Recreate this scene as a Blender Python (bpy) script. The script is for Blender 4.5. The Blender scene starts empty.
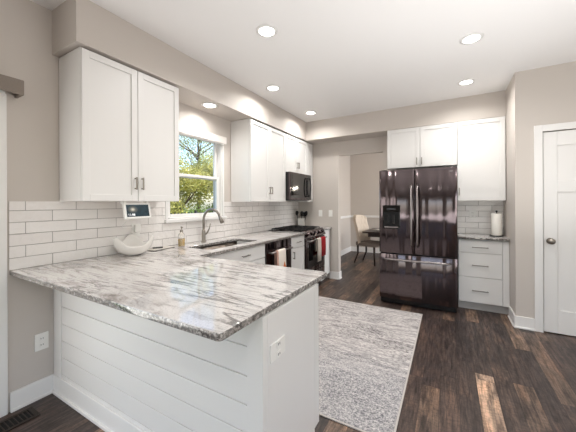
import bpy, bmesh, math, random
from mathutils import Vector, Matrix, Quaternion
random.seed(7)
PI = math.pi
C = bpy.context.scene.collection
S = bpy.context.scene

# ------------------------------------------------------------------ camera
cd = bpy.data.cameras.new('camera'); cam = bpy.data.objects.new('camera', cd); C.objects.link(cam)
cd.sensor_width = 36.0; cd.lens = 281.77/576*36; cd.shift_y = -13.0/576; cd.clip_start = 0.02; cd.clip_end = 200
cam.matrix_world = (Matrix.Translation((0, 0, 1.36)) @ Matrix.Rotation(math.radians(29.6), 4, 'Z')
                    @ Matrix.Rotation(PI/2, 4, 'X') @ Matrix.Rotation(math.radians(-0.252), 4, 'Z'))
S.camera = cam
# ------------------------------------------------------------------ light and exposure
S.view_settings.view_transform = 'Standard'; S.view_settings.look = 'None'
S.view_settings.gamma = 1; S.view_settings.use_curve_mapping = False
S.view_settings.exposure = 0.0
CAN_W = 8.6; SKY = 0.5; DAY = 1.0
w = bpy.data.worlds.new('world'); S.world = w; w.use_nodes = True
nt = w.node_tree; nt.nodes.clear()
st = nt.nodes.new('ShaderNodeTexSky'); st.sky_type = 'NISHITA'; st.sun_disc = False
st.sun_elevation = math.radians(42); st.sun_rotation = math.radians(60); st.air_density = 1.0; st.dust_density = 1.5
bgn = nt.nodes.new('ShaderNodeBackground'); bgn.inputs['Strength'].default_value = SKY
won = nt.nodes.new('ShaderNodeOutputWorld')
nt.links.new(st.outputs[0], bgn.inputs[0]); nt.links.new(bgn.outputs[0], won.inputs[0])
def light(name, kind, loc, direction, energy, color=(1, 1, 1), size=1, size_y=None, shape=None, parent=None, spread=None):
    l = bpy.data.lights.new(name, kind); l.energy = energy; l.color = color
    if kind == 'AREA':
        l.shape = shape or ('RECTANGLE' if size_y else 'DISK'); l.size = size
        if size_y: l.size_y = size_y
        if spread: l.spread = spread
    o = bpy.data.objects.new(name, l); C.objects.link(o); o.location = loc
    o.rotation_euler = Vector(direction).to_track_quat('-Z', 'Y').to_euler()
    if parent: o.parent = parent
    return o
sun = light('sun', 'SUN', (0, 0, 12), (-0.72, -0.25, -0.75), 8.0, (1, .94, .84)); sun.data.angle = math.radians(1)
# daylight through the glass of the rear openings and of the sliding door (kept just inside each opening)
light('daylight_rear', 'AREA', (0.9, -3.42, 1.3), (0, 1, -0.02), 11*DAY, (1, .98, .96), 3.4, 1.9)
light('daylight_slider', 'AREA', (-2.38, -0.45, 1.15), (1, 0.15, 0), 29*DAY, (1, .975, .94), 1.7, 1.9)
light('fill_right', 'AREA', (3.3, 0.2, 1.5), (-1, 0.1, 0), 24*DAY, (1, .98, .955), 2.2, 1.4)  # area lamp added by the unseen right window to brighten right-facing surfaces
light('ceiling_fill', 'AREA', (.7, 1.7, 1.05), (-.05, .05, 1), 42, (1, 1, 1), 2.0, 2.4)  # unseen area lamp added in the room, aimed up to brighten the ceiling
light('fill_dining', 'AREA', (2.3, 6.6, 1.5), (-1, 0, 0), 105*DAY, (.97, .98, 1), 1.6, 1.5)  # area lamp added by an assumed, unseen window to light the dining room

# ------------------------------------------------------------------ materials
def lin(c):
    return tuple((v/12.92 if v <= .04045 else ((v+.055)/1.055)**2.4) for v in c)
def rgb(r, g, b): return lin((r/255, g/255, b/255)) + (1,)
def newmat(name):
    m = bpy.data.materials.new(name); m.use_nodes = True
    b = m.node_tree.nodes['Principled BSDF']
    return m, m.node_tree, b
def N(t, kind, **k):
    n = t.nodes.new(kind)
    for a, v in k.items(): setattr(n, a, v)
    return n
def L(t, a, b): t.links.new(a, b)
def ramp(t, fac, stops, interp='LINEAR'):
    r = N(t, 'ShaderNodeValToRGB'); r.color_ramp.interpolation = interp
    e = r.color_ramp.elements
    while len(e) < len(stops): e.new(.5)
    for i, (p, c) in enumerate(stops):
        e[i].position = p; e[i].color = c if len(c) == 4 else tuple(c)+(1,)
    L(t, fac, r.inputs[0]); return r
def mix(t, fac, a, b, mode='MIX'):
    n = N(t, 'ShaderNodeMix', data_type='RGBA', blend_type=mode)
    for s, v in ((n.inputs[0], fac), (n.inputs[6], a), (n.inputs[7], b)):
        if hasattr(v, 'is_output'): L(t, v, s)
        else: s.default_value = v
    return n.outputs[2]
def mth(t, op, a, b=None, c=None):
    n = N(t, 'ShaderNodeMath', operation=op)
    for s, v in zip(n.inputs, (a, b, c)):
        if v is None: continue
        if hasattr(v, 'is_output'): L(t, v, s)
        else: s.default_value = v
    return n.outputs[0]
def noise(t, vec, scale, detail=4, rough=.55, dist=0, dim='3D'):
    n = N(t, 'ShaderNodeTexNoise'); n.noise_dimensions = dim
    n.inputs['Scale'].default_value = scale; n.inputs['Detail'].default_value = detail
    n.inputs['Roughness'].default_value = rough; n.inputs['Distortion'].default_value = dist
    if vec is not None: L(t, vec, n.inputs['Vector'])
    return n
def coords(t, scale=(1, 1, 1), rot=(0, 0, 0), kind='Object', loc=(0, 0, 0)):
    c = N(t, 'ShaderNodeTexCoord'); m = N(t, 'ShaderNodeMapping')
    m.inputs['Scale'].default_value = scale; m.inputs['Rotation'].default_value = rot; m.inputs['Location'].default_value = loc
    L(t, c.outputs[kind], m.inputs[0]); return m.outputs[0]
def bump(t, b, h, strength=.2, dist=.01):
    n = N(t, 'ShaderNodeBump'); n.inputs['Strength'].default_value = strength; n.inputs['Distance'].default_value = dist
    L(t, h, n.inputs['Height']); L(t, n.outputs[0], b.inputs['Normal'])
def plain(name, col, rough=.5, metal=0, coat=0, nscale=None, nstr=.1, spec=None, var=0.0):
    m, t, b = newmat(name)
    b.inputs['Base Color'].default_value = col; b.inputs['Roughness'].default_value = rough; b.inputs['Metallic'].default_value = metal
    if coat: b.inputs['Coat Weight'].default_value = coat; b.inputs['Coat Roughness'].default_value = .05
    if spec is not None: b.inputs['Specular IOR Level'].default_value = spec
    v = coords(t); n = noise(t, v, nscale or 40, 3)
    if var:
        dark = tuple(x*(1-var) for x in col[:3])+(1,)
        L(t, mix(t, n.outputs[0], dark, col), b.inputs['Base Color'])
    if nscale: bump(t, b, n.outputs[0], nstr, .002)
    return m
M = {}
M['wall'] = plain('wall_paint', rgb(202, 194, 186), .62, nscale=160, nstr=.08)
M['ceiling'] = plain('ceiling_paint', rgb(242, 240, 238), .85, nscale=60, nstr=.35)
M['trim'] = plain('trim_paint', rgb(236, 234, 231), .38, nscale=30, nstr=.02)
M['cab'] = plain('cabinet_paint', rgb(231, 229, 226), .36, nscale=25, nstr=.02)
M['shadow'] = plain('cabinet_inside', rgb(120, 116, 110), .8)
M['nickel'] = plain('brushed_nickel', rgb(150, 143, 134), .3, 1)
M['chrome'] = plain('chrome', rgb(200, 196, 190), .12, 1)
M['steel'] = plain('sink_steel', rgb(96, 86, 78), .32, 1, nscale=80, nstr=.03)
M['black'] = plain('black_enamel', rgb(18, 17, 18), .25)
M['iron'] = plain('cast_iron', rgb(26, 25, 25), .55, nscale=120, nstr=.2)
M['blackglass'] = plain('black_glass', rgb(10, 10, 12), .06, 0, .6)
M['plate'] = plain('white_plastic', rgb(240, 238, 233), .35)
M['slot'] = plain('dark_slot', rgb(45, 42, 40), .6)
M['ceramic'] = plain('white_ceramic', rgb(240, 236, 230), .18, 0, .3)
M['paper'] = plain('paper_towel', rgb(242, 238, 230), .9, nscale=90, nstr=.4)
M['pelmet'] = plain('pelmet_fabric', rgb(142, 131, 121), .8, nscale=140, nstr=.5, var=.25)
M['shade'] = plain('shade_fabric', rgb(242, 236, 230), .7)
M['red'] = plain('red_cloth', rgb(176, 22, 30), .9, nscale=200, nstr=.5)
M['greycloth'] = plain('grey_cloth', rgb(150, 140, 128), .9, nscale=200, nstr=.5)
M['whitecloth'] = plain('white_cloth', rgb(236, 226, 214), .9, nscale=200, nstr=.4)
M['pinkcloth'] = plain('pink_cloth', rgb(190, 150, 135), .9, nscale=200, nstr=.4)
M['orange'] = plain('orange_print', rgb(206, 110, 52), .9)
M['darkwood'] = plain('espresso_wood', rgb(42, 28, 24), .35, nscale=20, nstr=.05, var=.3)
M['linen'] = plain('cream_linen', rgb(204, 190, 174), .9, nscale=150, nstr=.3)
M['greyfab'] = plain('grey_fabric', rgb(128, 116, 108), .9, nscale=150, nstr=.3)
M['bronze'] = plain('register_bronze', rgb(52, 42, 36), .4, .6)
M['dark'] = plain('duct_dark', rgb(8, 8, 8), .9)
M['yellow'] = plain('soap_liquid', rgb(214, 176, 90), .2)
M['bark'] = plain('bark', rgb(92, 74, 60), .9, nscale=12, nstr=.6, var=.4)
M['grass'] = plain('lawn', rgb(96, 118, 52), .95, nscale=8, nstr=.5, var=.5)
M['fence'] = plain('iron_fence', rgb(30, 32, 34), .5)
M['bulb'] = None

def emit(name, col, s):
    m, t, b = newmat(name)
    b.inputs['Base Color'].default_value = (.8, .8, .8, 1)
    b.inputs['Emission Color'].default_value = col; b.inputs['Emission Strength'].default_value = s
    return m
M['lens'] = emit('lamp_lens', (1, .97, .92, 1), 9)
M['bulb'] = emit('candle_bulb', (1, .9, .74, 1), 60)

def m_leaf(name, a, b_):
    m, t, b = newmat(name)
    g = N(t, 'ShaderNodeObjectInfo'); v = coords(t)
    n = noise(t, v, 3.5, 3); L(t, mix(t, ramp(t, n.outputs[0], [(.35, (0, 0, 0)), (.65, (1, 1, 1))]).outputs[0], a, b_), b.inputs['Base Color'])
    b.inputs['Roughness'].default_value = .6
    # thin leaves let light through
    tr = N(t, 'ShaderNodeBsdfTranslucent'); tr.inputs[0].default_value = b_
    ms = N(t, 'ShaderNodeMixShader'); ms.inputs[0].default_value = .35
    L(t, b.outputs[0], ms.inputs[1]); L(t, tr.outputs[0], ms.inputs[2]); L(t, ms.outputs[0], t.nodes['Material Output'].inputs[0])
    return m
M['leaf_yellow'] = m_leaf('leaf_yellow', rgb(92, 104, 44), rgb(196, 190, 108))
M['leaf_green'] = m_leaf('leaf_green', rgb(44, 62, 24), rgb(120, 142, 58))
M['leaf_pale'] = m_leaf('leaf_pale', rgb(110, 128, 92), rgb(196, 206, 168))

def m_glass(name, rough=0.0):
    m, t, b = newmat(name)
    gl = N(t, 'ShaderNodeBsdfGlossy'); gl.inputs['Roughness'].default_value = .01
    tp = N(t, 'ShaderNodeBsdfTransparent'); fr = N(t, 'ShaderNodeFresnel'); fr.inputs[0].default_value = 1.25
    ms = N(t, 'ShaderNodeMixShader'); L(t, fr.outputs[0], ms.inputs[0]); L(t, tp.outputs[0], ms.inputs[1]); L(t, gl.outputs[0], ms.inputs[2])
    L(t, ms.outputs[0], t.nodes['Material Output'].inputs[0]); return m
M['glass'] = m_glass('window_glass')
m, t, b = newmat('bottle_glass'); b.inputs['Base Color'].default_value = (.96, .95, .92, 1); b.inputs['Transmission Weight'].default_value = .85; b.inputs['Roughness'].default_value = .05; b.inputs['IOR'].default_value = 1.3
M['bottle'] = m

def m_floor():
    m, t, b = newmat('vinyl_plank_floor')
    tc = N(t, 'ShaderNodeTexCoord'); sp = N(t, 'ShaderNodeSeparateXYZ'); L(t, tc.outputs['Object'], sp.inputs[0])
    W, LN = .119, 1.22
    xs = mth(t, 'DIVIDE', mth(t, 'SUBTRACT', sp.outputs[0], .181), W)
    ix = mth(t, 'FLOOR', xs); fx = mth(t, 'FRACT', xs)
    wn = N(t, 'ShaderNodeTexWhiteNoise', noise_dimensions='1D'); L(t, mth(t, 'ADD', ix, 41.7), wn.inputs['W'])
    ys = mth(t, 'ADD', mth(t, 'DIVIDE', sp.outputs[1], LN), mth(t, 'MULTIPLY', wn.outputs[0], 7.0))
    iy = mth(t, 'FLOOR', ys); fy = mth(t, 'FRACT', ys)
    cb = N(t, 'ShaderNodeCombineXYZ'); L(t, ix, cb.inputs[0]); L(t, iy, cb.inputs[1])
    w2 = N(t, 'ShaderNodeTexWhiteNoise', noise_dimensions='2D'); L(t, cb.outputs[0], w2.inputs[0])
    # grain, offset per plank
    off = N(t, 'ShaderNodeVectorMath', operation='MULTIPLY'); L(t, w2.outputs[1], off.inputs[0]); off.inputs[1].default_value = (9, 9, 9)
    ad = N(t, 'ShaderNodeVectorMath', operation='ADD'); L(t, tc.outputs['Object'], ad.inputs[0]); L(t, off.outputs[0], ad.inputs[1])
    mp = N(t, 'ShaderNodeMapping'); mp.inputs['Scale'].default_value = (55, 4.5, 1); L(t, ad.outputs[0], mp.inputs[0])
    g1 = noise(t, mp.outputs[0], 1.0, 8, .7, .6)
    mp2 = N(t, 'ShaderNodeMapping'); mp2.inputs['Scale'].default_value = (5, 1.2, 1); L(t, ad.outputs[0], mp2.inputs[0])
    g2 = noise(t, mp2.outputs[0], 1.6, 5, .6, .8)
    # cross scratches / weathering
    mp3 = N(t, 'ShaderNodeMapping'); mp3.inputs['Scale'].default_value = (30, 60, 1); L(t, ad.outputs[0], mp3.inputs[0])
    g3 = noise(t, mp3.outputs[0], 1.0, 4, .7)
    base = ramp(t, w2.outputs[0], [(0, rgb(72, 60, 57)), (.4, rgb(90, 76, 70)), (.7, rgb(106, 89, 80)), (.85, rgb(134, 112, 96)), (1, rgb(160, 134, 114))])
    # the one pale plank beside the rug
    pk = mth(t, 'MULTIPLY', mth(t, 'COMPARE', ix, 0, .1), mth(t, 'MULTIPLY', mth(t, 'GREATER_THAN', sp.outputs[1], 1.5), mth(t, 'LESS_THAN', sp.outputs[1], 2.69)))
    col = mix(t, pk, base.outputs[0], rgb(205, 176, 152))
    k1 = ramp(t, g1.outputs[0], [(.34, (.30, .28, .28)), (.47, (.85, .84, .83)), (.62, (1.55, 1.52, 1.5))])
    col = mix(t, 1.0, col, k1.outputs[0], 'MULTIPLY')
    k2 = ramp(t, g2.outputs[0], [(.36, (.55, .53, .54)), (.5, (1, 1, 1)), (.64, (1.6, 1.45, 1.32))])
    col = mix(t, 1.0, col, k2.outputs[0], 'MULTIPLY')
    k3 = ramp(t, g3.outputs[0], [(.38, (.55, .55, .55)), (.58, (1.25, 1.25, 1.25))])
    col = mix(t, .6, col, k3.outputs[0], 'MULTIPLY')
    ex = mth(t, 'MINIMUM', fx, mth(t, 'SUBTRACT', 1, fx)); ey = mth(t, 'MULTIPLY', mth(t, 'MINIMUM', fy, mth(t, 'SUBTRACT', 1, fy)), LN/W)
    e = mth(t, 'MINIMUM', ex, ey); jt = ramp(t, e, [(0, (.35, .35, .35)), (.018, (1, 1, 1))])
    col = mix(t, 1.0, col, jt.outputs[0], 'MULTIPLY')
    col = mix(t, 1.0, col, (.57, .56, .56, 1), 'MULTIPLY')
    L(t, col, b.inputs['Base Color'])
    L(t, ramp(t, g1.outputs[0], [(.2, (.5, .5, .5)), (.8, (.33, .33, .33))]).outputs[0], b.inputs['Roughness'])
    bump(t, b, mth(t, 'ADD', g1.outputs[0], mth(t, 'MULTIPLY', jt.outputs[0], .6)), .25, .003)
    return m
M['floor'] = m_floor()

def m_granite():
    m, t, b = newmat('granite')
    v = coords(t, (1, 1, 1), (0, 0, math.radians(-78)))
    st = coords(t, (1.3, 6.5, 3), (0, 0, math.radians(-78)))
    st2 = coords(t, (1.3, 13, 8), (0, 0, math.radians(-72)))
    a = noise(t, st, 1.2, 10, .76, 1.8); c = noise(t, st2, 1.0, 10, .76, 1.7)
    base = ramp(t, a.outputs[0], [(.30, rgb(126, 119, 114)), (.40, rgb(180, 173, 168)), (.49, rgb(218, 213, 209)), (.66, rgb(224, 220, 216)), (.78, rgb(172, 162, 155))])
    veins = ramp(t, c.outputs[0], [(.34, (1, 1, 1)), (.385, (.6, .6, .6)), (.41, (0, 0, 0))])
    sp = noise(t, coords(t), 95, 3, .7); spk = ramp(t, sp.outputs[0], [(.52, (1, 1, 1)), (.62, (0, 0, 0))])
    col = mix(t, mth(t, 'MULTIPLY', veins.outputs[0], mth(t, 'ADD', .12, mth(t, 'MULTIPLY', spk.outputs[0], .7))), base.outputs[0], rgb(36, 32, 32))
    # long dark streaks
    s3 = noise(t, coords(t, (.55, 5.5, 4), (0, 0, math.radians(-82)), loc=(3, 1, 0)), 1.1, 8, .62, 1.8)
    ln = ramp(t, mth(t, 'ABSOLUTE', mth(t, 'SUBTRACT', s3.outputs[0], .5)), [(0, (1, 1, 1)), (.010, (.8, .8, .8)), (.026, (0, 0, 0))])
    msk = ramp(t, noise(t, coords(t), 2.2, 3).outputs[0], [(.40, (0, 0, 0)), (.52, (1, 1, 1))])
    col = mix(t, mth(t, 'MULTIPLY', mth(t, 'MULTIPLY', ln.outputs[0], msk.outputs[0]), .75), col, rgb(40, 36, 37))
    # fine crystals
    f = noise(t, coords(t), 120, 4, .75); fk = ramp(t, f.outputs[0], [(.36, (.38, .36, .35)), (.48, (1, 1, 1))])
    col = mix(t, .55, col, fk.outputs[0], 'MULTIPLY')
    # rough-cut side faces show the coarse crystals strongly
    ge = N(t, 'ShaderNodeNewGeometry'); sn = N(t, 'ShaderNodeSeparateXYZ'); L(t, ge.outputs['Normal'], sn.inputs[0])
    side = mth(t, 'LESS_THAN', sn.outputs[2], .75)
    cr = noise(t, coords(t), 70, 4, .7); ck = ramp(t, cr.outputs[0], [(.44, rgb(40, 37, 36)), (.52, rgb(124, 118, 112)), (.62, rgb(206, 201, 195))])
    col = mix(t, mth(t, 'MULTIPLY', side, .75), col, ck.outputs[0])
    L(t, col, b.inputs['Base Color']); b.inputs['Roughness'].default_value = .045
    b.inputs['IOR'].default_value = 1.8
    bump(t, b, f.outputs[0], .015, .001)
    return m
M['granite'] = m_granite()

def m_tile(axis):
    m, t, b = newmat('glazed_subway_tile_'+axis)
    tc = N(t, 'ShaderNodeTexCoord'); sp = N(t, 'ShaderNodeSeparateXYZ'); L(t, tc.outputs['Object'], sp.inputs[0])
    cb = N(t, 'ShaderNodeCombineXYZ'); L(t, sp.outputs[1 if axis == 'y' else 0], cb.inputs[0]); L(t, sp.outputs[2], cb.inputs[1])
    mp = N(t, 'ShaderNodeMapping'); mp.inputs['Location'].default_value = (-.782 if axis == 'y' else -.06, -.926, 0); L(t, cb.outputs[0], mp.inputs[0])
    br = N(t, 'ShaderNodeTexBrick'); br.offset = .5
    L(t, mp.outputs[0], br.inputs['Vector'])
    br.inputs['Color1'].default_value = rgb(240, 236, 232); br.inputs['Color2'].default_value = rgb(234, 229, 225); br.inputs['Mortar'].default_value = rgb(158, 151, 146)
    br.inputs['Scale'].default_value = 1; br.inputs['Mortar Size'].default_value = .0020; br.inputs['Mortar Smooth'].default_value = .3
    br.inputs['Brick Width'].default_value = .30; br.inputs['Row Height'].default_value = .0782
    L(t, br.outputs[0], b.inputs['Base Color'])
    L(t, mth(t, 'ADD', .09, mth(t, 'MULTIPLY', br.outputs['Fac'], .6)), b.inputs['Roughness'])
    n = noise(t, tc.outputs['Object'], 17, 2, .5, .4)
    h = mth(t, 'SUBTRACT', mth(t, 'MULTIPLY', n.outputs[0], .9), mth(t, 'MULTIPLY', br.outputs['Fac'], .5))
    bump(t, b, h, .8, .009)
    return m
M['tile_y'] = m_tile('y'); M['tile_x'] = m_tile('x')

def m_rug():
    m, t, b = newmat('distressed_rug')
    g = coords(t); 
    st = coords(t, (3.0, 16, 1)); a = noise(t, st, 1.5, 9, .72, .4)
    c = noise(t, coords(t, (14, 40, 1)), 2.2, 6, .75, .3)
    big = noise(t, coords(t, (1.0, 2.4, 1), loc=(2, 5, 0)), 1.4, 4, .6, .5)
    base = ramp(t, a.outputs[0], [(.3, rgb(140, 134, 134)), (.45, rgb(184, 178, 176)), (.56, rgb(216, 210, 206)), (.75, rgb(226, 221, 216))])
    dk = ramp(t, c.outputs[0], [(.42, rgb(84, 82, 88)), (.53, (1, 1, 1, 1))])
    amt = ramp(t, big.outputs[0], [(.36, (.25, .25, .25)), (.64, (.95, .95, .95))])
    col = mix(t, amt.outputs[0], base.outputs[0], mix(t, 1.0, base.outputs[0], dk.outputs[0], 'MULTIPLY'))
    # blue grey medallion remnants near the front
    sp = N(t, 'ShaderNodeSeparateXYZ'); tc = N(t, 'ShaderNodeTexCoord'); L(t, tc.outputs['Object'], sp.inputs[0])
    fr = ramp(t, mth(t, 'ADD', mth(t, 'MULTIPLY', sp.outputs[1], 1), mth(t, 'MULTIPLY', a.outputs[0], .4)), [(-0.0, (1, 1, 1)), (.9, (0, 0, 0))])
    vo = noise(t, coords(t, (1, 1, 1)), 75, 6, .85); vk = ramp(t, vo.outputs[0], [(.42, rgb(70, 76, 88)), (.50, rgb(150, 149, 152)), (.57, rgb(222, 218, 216))])
    yy = ramp(t, mth(t, 'ADD', mth(t, 'ADD', sp.outputs[1], .55), mth(t, 'MULTIPLY', mth(t, 'SUBTRACT', a.outputs[0], .5), .9)), [(0, (.62, .62, .62)), (.45, (0, 0, 0))])
    col = mix(t, yy.outputs[0], col, vk.outputs[0])
    L(t, col, b.inputs['Base Color']); b.inputs['Roughness'].default_value = .95
    bump(t, b, noise(t, g, 220, 2).outputs[0], .5, .004)
    return m
M['rug'] = m_rug(); M['rugedge'] = plain('rug_binding', rgb(196, 190, 184), .9, nscale=200, nstr=.3)

def m_bss():
    m, t, b = newmat('black_stainless')
    b.inputs['Metallic'].default_value = 1.0
    n = noise(t, coords(t, (1, 60, 900)), 1.0, 2, .5)
    L(t, mix(t, n.outputs[0], rgb(92, 82, 84), rgb(112, 102, 103)), b.inputs['Base Color'])
    b.inputs['Roughness'].default_value = .13
    b.inputs['Anisotropic'].default_value = .5
    wv = noise(t, coords(t, (7, 7, .12)), 1.0, 1.3, .4)
    bump(t, b, wv.outputs[0], .7, .05)
    return m
M['bss'] = m_bss()
M['bss_handle'] = plain('dark_steel_handle', rgb(158, 150, 148), .38, 1)
M['kick'] = plain('toe_kick_grey', rgb(196, 192, 188), .6)

# ------------------------------------------------------------------ mesh helpers
class MB:
    def __init__(s): s.bm = bmesh.new()
    def box(s, x0, x1, y0, y1, z0, z1):
        v = [s.bm.verts.new((x, y, z)) for z in (z0, z1) for y in (y0, y1) for x in (x0, x1)]
        for f in ((0, 2, 3, 1), (4, 5, 7, 6), (0, 1, 5, 4), (2, 6, 7, 3), (0, 4, 6, 2), (1, 3, 7, 5)):
            s.bm.faces.new([v[i] for i in f])
        return s
    def tube(s, pts, r, seg=10, cap=True):
        pts = [Vector(p) for p in pts]; rs = r if isinstance(r, (list, tuple)) else [r]*len(pts)
        rings = []; up = None
        for i, p in enumerate(pts):
            d = (pts[min(i+1, len(pts)-1)] - pts[max(i-1, 0)]).normalized()
            if up is None:
                up = Vector((0, 0, 1)) if abs(d.z) < .9 else Vector((1, 0, 0))
            a = d.cross(up).normalized(); up = a.cross(d).normalized()
            rings.append([s.bm.verts.new(p + (a*math.cos(k*2*PI/seg) + up*math.sin(k*2*PI/seg))*rs[i]) for k in range(seg)])
        for i in range(len(rings)-1):
            for k in range(seg):
                f = s.bm.faces.new((rings[i][k], rings[i][(k+1) % seg], rings[i+1][(k+1) % seg], rings[i+1][k])); f.smooth = True
        if cap:
            s.bm.faces.new(list(reversed(rings[0]))); s.bm.faces.new(rings[-1])
        return s
    def lathe(s, prof, c=(0, 0, 0), seg=28, axis='Z', closed_ends=True):
        c = Vector(c); rings = []
        for r, h in prof:
            ring = []
            for k in range(seg):
                a = k*2*PI/seg; x, y = r*math.cos(a), r*math.sin(a)
                p = {'Z': (x, y, h), 'Y': (x, h, y), 'X': (h, x, y)}[axis]
                ring.append(s.bm.verts.new(c+Vector(p)))
            rings.append(ring)
        for i in range(len(rings)-1):
            for k in range(seg):
                f = s.bm.faces.new((rings[i][k], rings[i][(k+1) % seg], rings[i+1][(k+1) % seg], rings[i+1][k])); f.smooth = True
        if closed_ends:
            s.bm.faces.new(list(reversed(rings[0]))); s.bm.faces.new(rings[-1])
        return s
    def prism(s, poly, a0, a1, axis='Z'):
        def P(u, v, w): return {'Z': (u, v, w), 'Y': (u, w, v), 'X': (w, u, v)}[axis]
        lo = [s.bm.verts.new(P(u, v, a0)) for u, v in poly]; hi = [s.bm.verts.new(P(u, v, a1)) for u, v in poly]
        s.bm.faces.new(lo); s.bm.faces.new(list(reversed(hi)))
        n = len(poly)
        for i in range(n): s.bm.faces.new((lo[i], lo[(i+1) % n], hi[(i+1) % n], hi[i]))
        return s
    def door(s, x0, x1, z0, z1, rail=.05, th=.02, rec=.011, y=0):
        """shaker front whose face lies at y, facing -Y"""
        s.box(x0, x1, y+rec, y+th, z0, z1)
        s.box(x0, x0+rail, y, y+rec, z0, z1); s.box(x1-rail, x1, y, y+rec, z0, z1)
        s.box(x0+rail, x1-rail, y, y+rec, z0, z0+rail); s.box(x0+rail, x1-rail, y, y+rec, z1-rail, z1)
        return s
    def build(s, name, mat, parent=None, bevel=0, seg=2, smooth=False, loc=None):
        bmesh.ops.recalc_face_normals(s.bm, faces=s.bm.faces)
        me = bpy.data.meshes.new(name); s.bm.to_mesh(me); s.bm.free()
        for mm in (mat if isinstance(mat, (list, tuple)) else [mat]): me.materials.append(mm)
        if smooth:
            for p in me.polygons: p.use_smooth = True
        o = bpy.data.objects.new(name, me); C.objects.link(o)
        if parent: o.parent = parent
        if loc: o.location = loc
        if bevel:
            b = o.modifiers.new('bevel', 'BEVEL'); b.width = bevel; b.segments = seg; b.limit_method = 'ANGLE'; b.angle_limit = math.radians(40)
        return o
def tag(o, label=None, cat=None, group=None, kind=None):
    if label: o['label'] = label
    if cat: o['category'] = cat
    if group: o['group'] = group
    if kind: o['kind'] = kind
    return o
def thing(name, label, cat, loc=(0, 0, 0), rz=0, group=None):
    o = bpy.data.objects.new(name, None); o.empty_display_size = .05; C.objects.link(o)
    o.location = loc; o.rotation_euler = (0, 0, rz); return tag(o, label, cat, group)
def struct(name, mb, mat, bevel=0, **k):
    return tag(mb.build(name, mat, bevel=bevel, **k), kind='structure')
def copy_tree(o, parent=None):
    c = o.copy(); C.objects.link(c); c.parent = parent
    for ch in list(o.children): copy_tree(ch, c)
    return c

XW, YB, X2, Y2, ZC = -2.50, 4.79, .634, 3.873, 2.764
RX, RY = 3.5, -3.6          # right wall, rear wall
# ------------------------------------------------------------------ structure
struct('floor', MB().box(-2.75, RX+.15, RY-.15, 8.0, -.1, 0), M['floor'])
struct('ceiling', MB().box(-2.75, RX+.15, RY-.15, 8.0, ZC, ZC+.12), M['ceiling'])
# window wall: opening for the sliding door (y -1.4..0.61, z 0..2.06) and for the sink window
WY0, WY1, WZ0, WZ1 = 1.90, 2.70, 1.20, 2.17
m = MB(); X0 = XW-.15
m.box(X0, XW, RY, -1.4, 0, ZC); m.box(X0, XW, -1.4, .61, 2.09, ZC); m.box(X0, XW, .61, WY0, 0, ZC)
m.box(X0, XW, WY0, WY1, 0, WZ0); m.box(X0, XW, WY0, WY1, WZ1, ZC); m.box(X0, XW, WY1, YB+.12, 0, ZC)
struct('wall_left', m, M['wall'])
OX0, OX1, OZ = -1.695, -.925, 2.20
m = MB(); m.box(XW, OX0, YB, YB+.12, 0, ZC); m.box(OX0, OX1, YB, YB+.12, OZ, ZC); m.box(OX1, RX, YB, YB+.12, 0, ZC)
m.box(.108, X2, 4.64, YB, 0, 2.2)
struct('wall_back', m, M['wall'])
struct('wall_right', MB().box(X2, X2+.12, Y2, YB, 0, ZC), M['wall'])
DX0, DX1, DZ = .862, 1.64, 2.085
m = MB(); m.box(X2+.12, DX0, Y2, Y2+.12, 0, ZC); m.box(DX0, DX1, Y2, Y2+.12, DZ+.01, ZC); m.box(DX1, RX, Y2, Y2+.12, 0, ZC)
struct('wall_door_side', m, M['wall'])
m = MB(); m.box(RX, RX+.12, RY, -.95, 0, ZC); m.box(RX, RX+.12, -.95, 1.35, 0, .75); m.box(RX, RX+.12, -.95, 1.35, 2.3, ZC); m.box(RX, RX+.12, 1.35, YB, 0, ZC)
struct('wall_far_right', m, M['wall'])
m = MB(); m.box(XW, -.9, RY-.12, RY, 0, ZC); m.box(-.9, 2.7, RY-.12, RY, 0, .3); m.box(-.9, 2.7, RY-.12, RY, 2.3, ZC); m.box(2.7, RX, RY-.12, RY, 0, ZC)
struct('wall_rear', m, M['wall'])
# dining room beyond the opening
m = MB(); m.box(-2.52, -2.40, YB+.12, 7.8, 0, ZC); struct('wall_dining_left', m, M['wall'])
struct('wall_dining_far', MB().box(-2.52, 2.6, 7.8, 7.92, 0, ZC), M['wall'])
m = MB(); m.box(2.5, 2.62, YB+.12, 5.7, 0, ZC); m.box(2.5, 2.62, 5.7, 7.5, 0, .7); m.box(2.5, 2.62, 5.7, 7.5, 2.3, ZC); m.box(2.5, 2.62, 7.5, 7.8, 0, ZC)
struct('wall_dining_right', m, M['wall'])
# soffits
m = MB(); m.box(XW, -2.145, .936, 4.43, 2.445, ZC); m.box(XW, X2, 4.43, YB, 2.445, ZC)
struct('trim_1', m, M['wall'])   # the boxed soffit over both cabinet runs
# tile splashbacks
m = MB(); m.box(XW, XW+.008, .70, YB, .926, 1.162); m.box(XW, XW+.008, .70, 1.868, 1.162, 1.379); m.box(XW, XW+.008, 2.732, YB, 1.162, 1.379)
struct('trim_2', m, M['tile_y'])
struct('trim_3', MB().box(.115, X2, 4.632, 4.64, .926, 1.40), M['tile_x'])
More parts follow.
